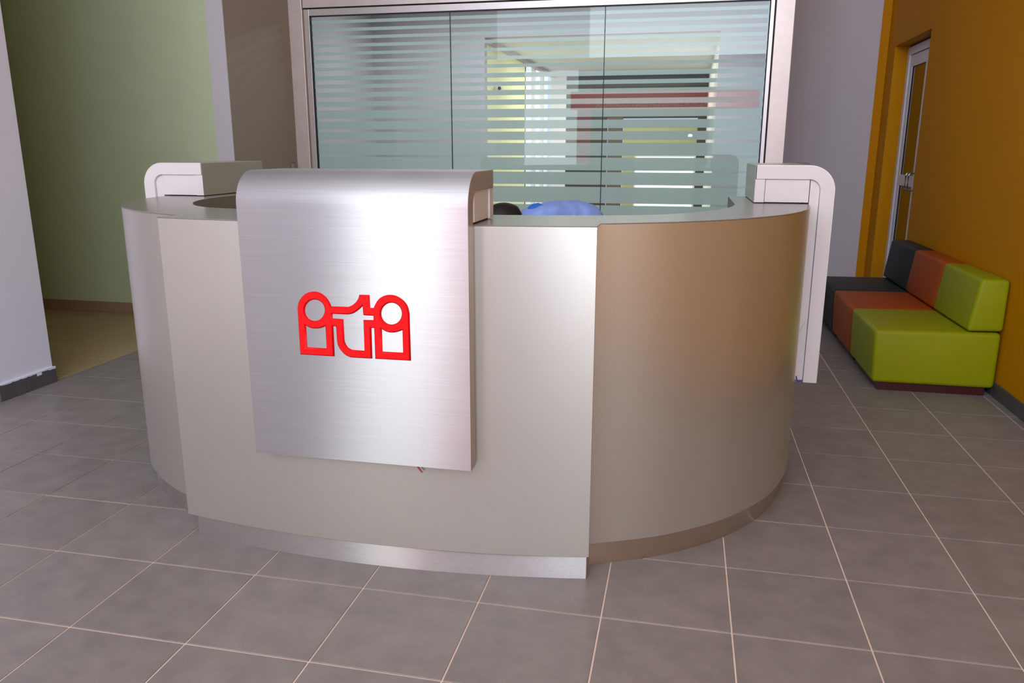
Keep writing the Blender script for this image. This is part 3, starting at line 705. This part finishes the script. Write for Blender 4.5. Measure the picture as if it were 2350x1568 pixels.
# ears
for sg in (-1, 1):
    bm = bmesh.new(); bmesh.ops.create_uvsphere(bm, u_segments=16, v_segments=10, radius=1.0)
    for v in bm.verts:
        x, y, z = v.co; y2 = y*0.017; z2 = z*0.031; x2 = x*0.009 - 0.004*math.exp(-(y*y+z*z)*3)*(1 if x > 0 else 0)
        v.co = HC + sdv*(sg*(0.078+x2)) + face*(y2-0.006) + hd*(z2-0.008)
    mes.append(bm2me(bm))
body = join_meshes('body', mes, 'skin')
bmh = head_mesh(0.008, True)
bmesh.ops.solidify(bmh, geom=bmh.faces[:], thickness=-0.006)
hair = join_meshes('hair', [bm2me(bmh)], 'hair')
sh = [[(1.715, 2.535, 1.00, (0.158, 0.135)), (1.65, 2.49, 1.045, (0.156, 0.130)), (1.56, 2.43, 1.065, (0.150, 0.120)), (1.475, 2.36, 1.072, (0.158, 0.118)), (1.425, 2.31, 1.07, (0.095, 0.080))],
    [('at', 3), (1.375, 2.185, 1.030, 0.080), (1.345, 2.13, 0.90, 0.066), (1.335, 2.125, 0.80, 0.058)],
    [('at', 3), (1.47, 2.46, 0.99, 0.080), (1.43, 2.44, 0.88, 0.066), (1.40, 2.40, 0.80, 0.058)]]
shirt = join_meshes('shirt', [skin('s', sh, 'shirt', 2)], 'shirt')
tx = bpy.data.textures.new('folds', 'CLOUDS'); tx.noise_scale = 0.06
sb = shirt.modifiers.new('sub', 'SUBSURF'); sb.levels = 1; sb.render_levels = 1
dm = shirt.modifiers.new('folds', 'DISPLACE'); dm.texture = tx; dm.strength = 0.026; dm.mid_level = 0.5; dm.texture_coords = 'GLOBAL'
col = join_meshes('collar', [skin('c', [[(1.465, 2.34, 1.078, (0.112, 0.104)), (1.425, 2.305, 1.076, (0.094, 0.088)), (1.388, 2.275, 1.066, (0.068, 0.062))]], 'collar', 2)], 'collar')
tr = [[(1.70, 2.53, 0.955, (0.155, 0.118)), (1.68, 2.50, 0.90, (0.15, 0.11))],
    [('at', 1), (1.60, 2.40, 0.80, 0.108), (1.50, 2.32, 0.50, 0.076), (1.60, 2.40, 0.10, 0.064)],
    [('at', 1), (1.70, 2.59, 0.80, 0.108), (1.60, 2.60, 0.50, 0.076), (1.72, 2.66, 0.10, 0.064)]]
join_meshes('trousers', [skin('t', tr, 'trousers', 2)], 'trousers')
for a in AN:
    join_meshes('shoe', [skin('sh', [[(a[0]+0.03, a[1]+0.015, 0.045, (0.042, 0.042)), (a[0]-0.07, a[1]-0.035, 0.038, (0.046, 0.034)), (a[0]-0.16, a[1]-0.075, 0.030, (0.042, 0.026))]], 'shoe', 2)], 'shoe')

# ------------------------------------------------------------------ red entrance sign behind the photographer (it shows reflected in the office glass)
sg = empty('entrance_sign', (1.4, -5.3, 0)); tag(sg, 'red entrance portal with lettering, seen reflected in the office glass', 'sign')
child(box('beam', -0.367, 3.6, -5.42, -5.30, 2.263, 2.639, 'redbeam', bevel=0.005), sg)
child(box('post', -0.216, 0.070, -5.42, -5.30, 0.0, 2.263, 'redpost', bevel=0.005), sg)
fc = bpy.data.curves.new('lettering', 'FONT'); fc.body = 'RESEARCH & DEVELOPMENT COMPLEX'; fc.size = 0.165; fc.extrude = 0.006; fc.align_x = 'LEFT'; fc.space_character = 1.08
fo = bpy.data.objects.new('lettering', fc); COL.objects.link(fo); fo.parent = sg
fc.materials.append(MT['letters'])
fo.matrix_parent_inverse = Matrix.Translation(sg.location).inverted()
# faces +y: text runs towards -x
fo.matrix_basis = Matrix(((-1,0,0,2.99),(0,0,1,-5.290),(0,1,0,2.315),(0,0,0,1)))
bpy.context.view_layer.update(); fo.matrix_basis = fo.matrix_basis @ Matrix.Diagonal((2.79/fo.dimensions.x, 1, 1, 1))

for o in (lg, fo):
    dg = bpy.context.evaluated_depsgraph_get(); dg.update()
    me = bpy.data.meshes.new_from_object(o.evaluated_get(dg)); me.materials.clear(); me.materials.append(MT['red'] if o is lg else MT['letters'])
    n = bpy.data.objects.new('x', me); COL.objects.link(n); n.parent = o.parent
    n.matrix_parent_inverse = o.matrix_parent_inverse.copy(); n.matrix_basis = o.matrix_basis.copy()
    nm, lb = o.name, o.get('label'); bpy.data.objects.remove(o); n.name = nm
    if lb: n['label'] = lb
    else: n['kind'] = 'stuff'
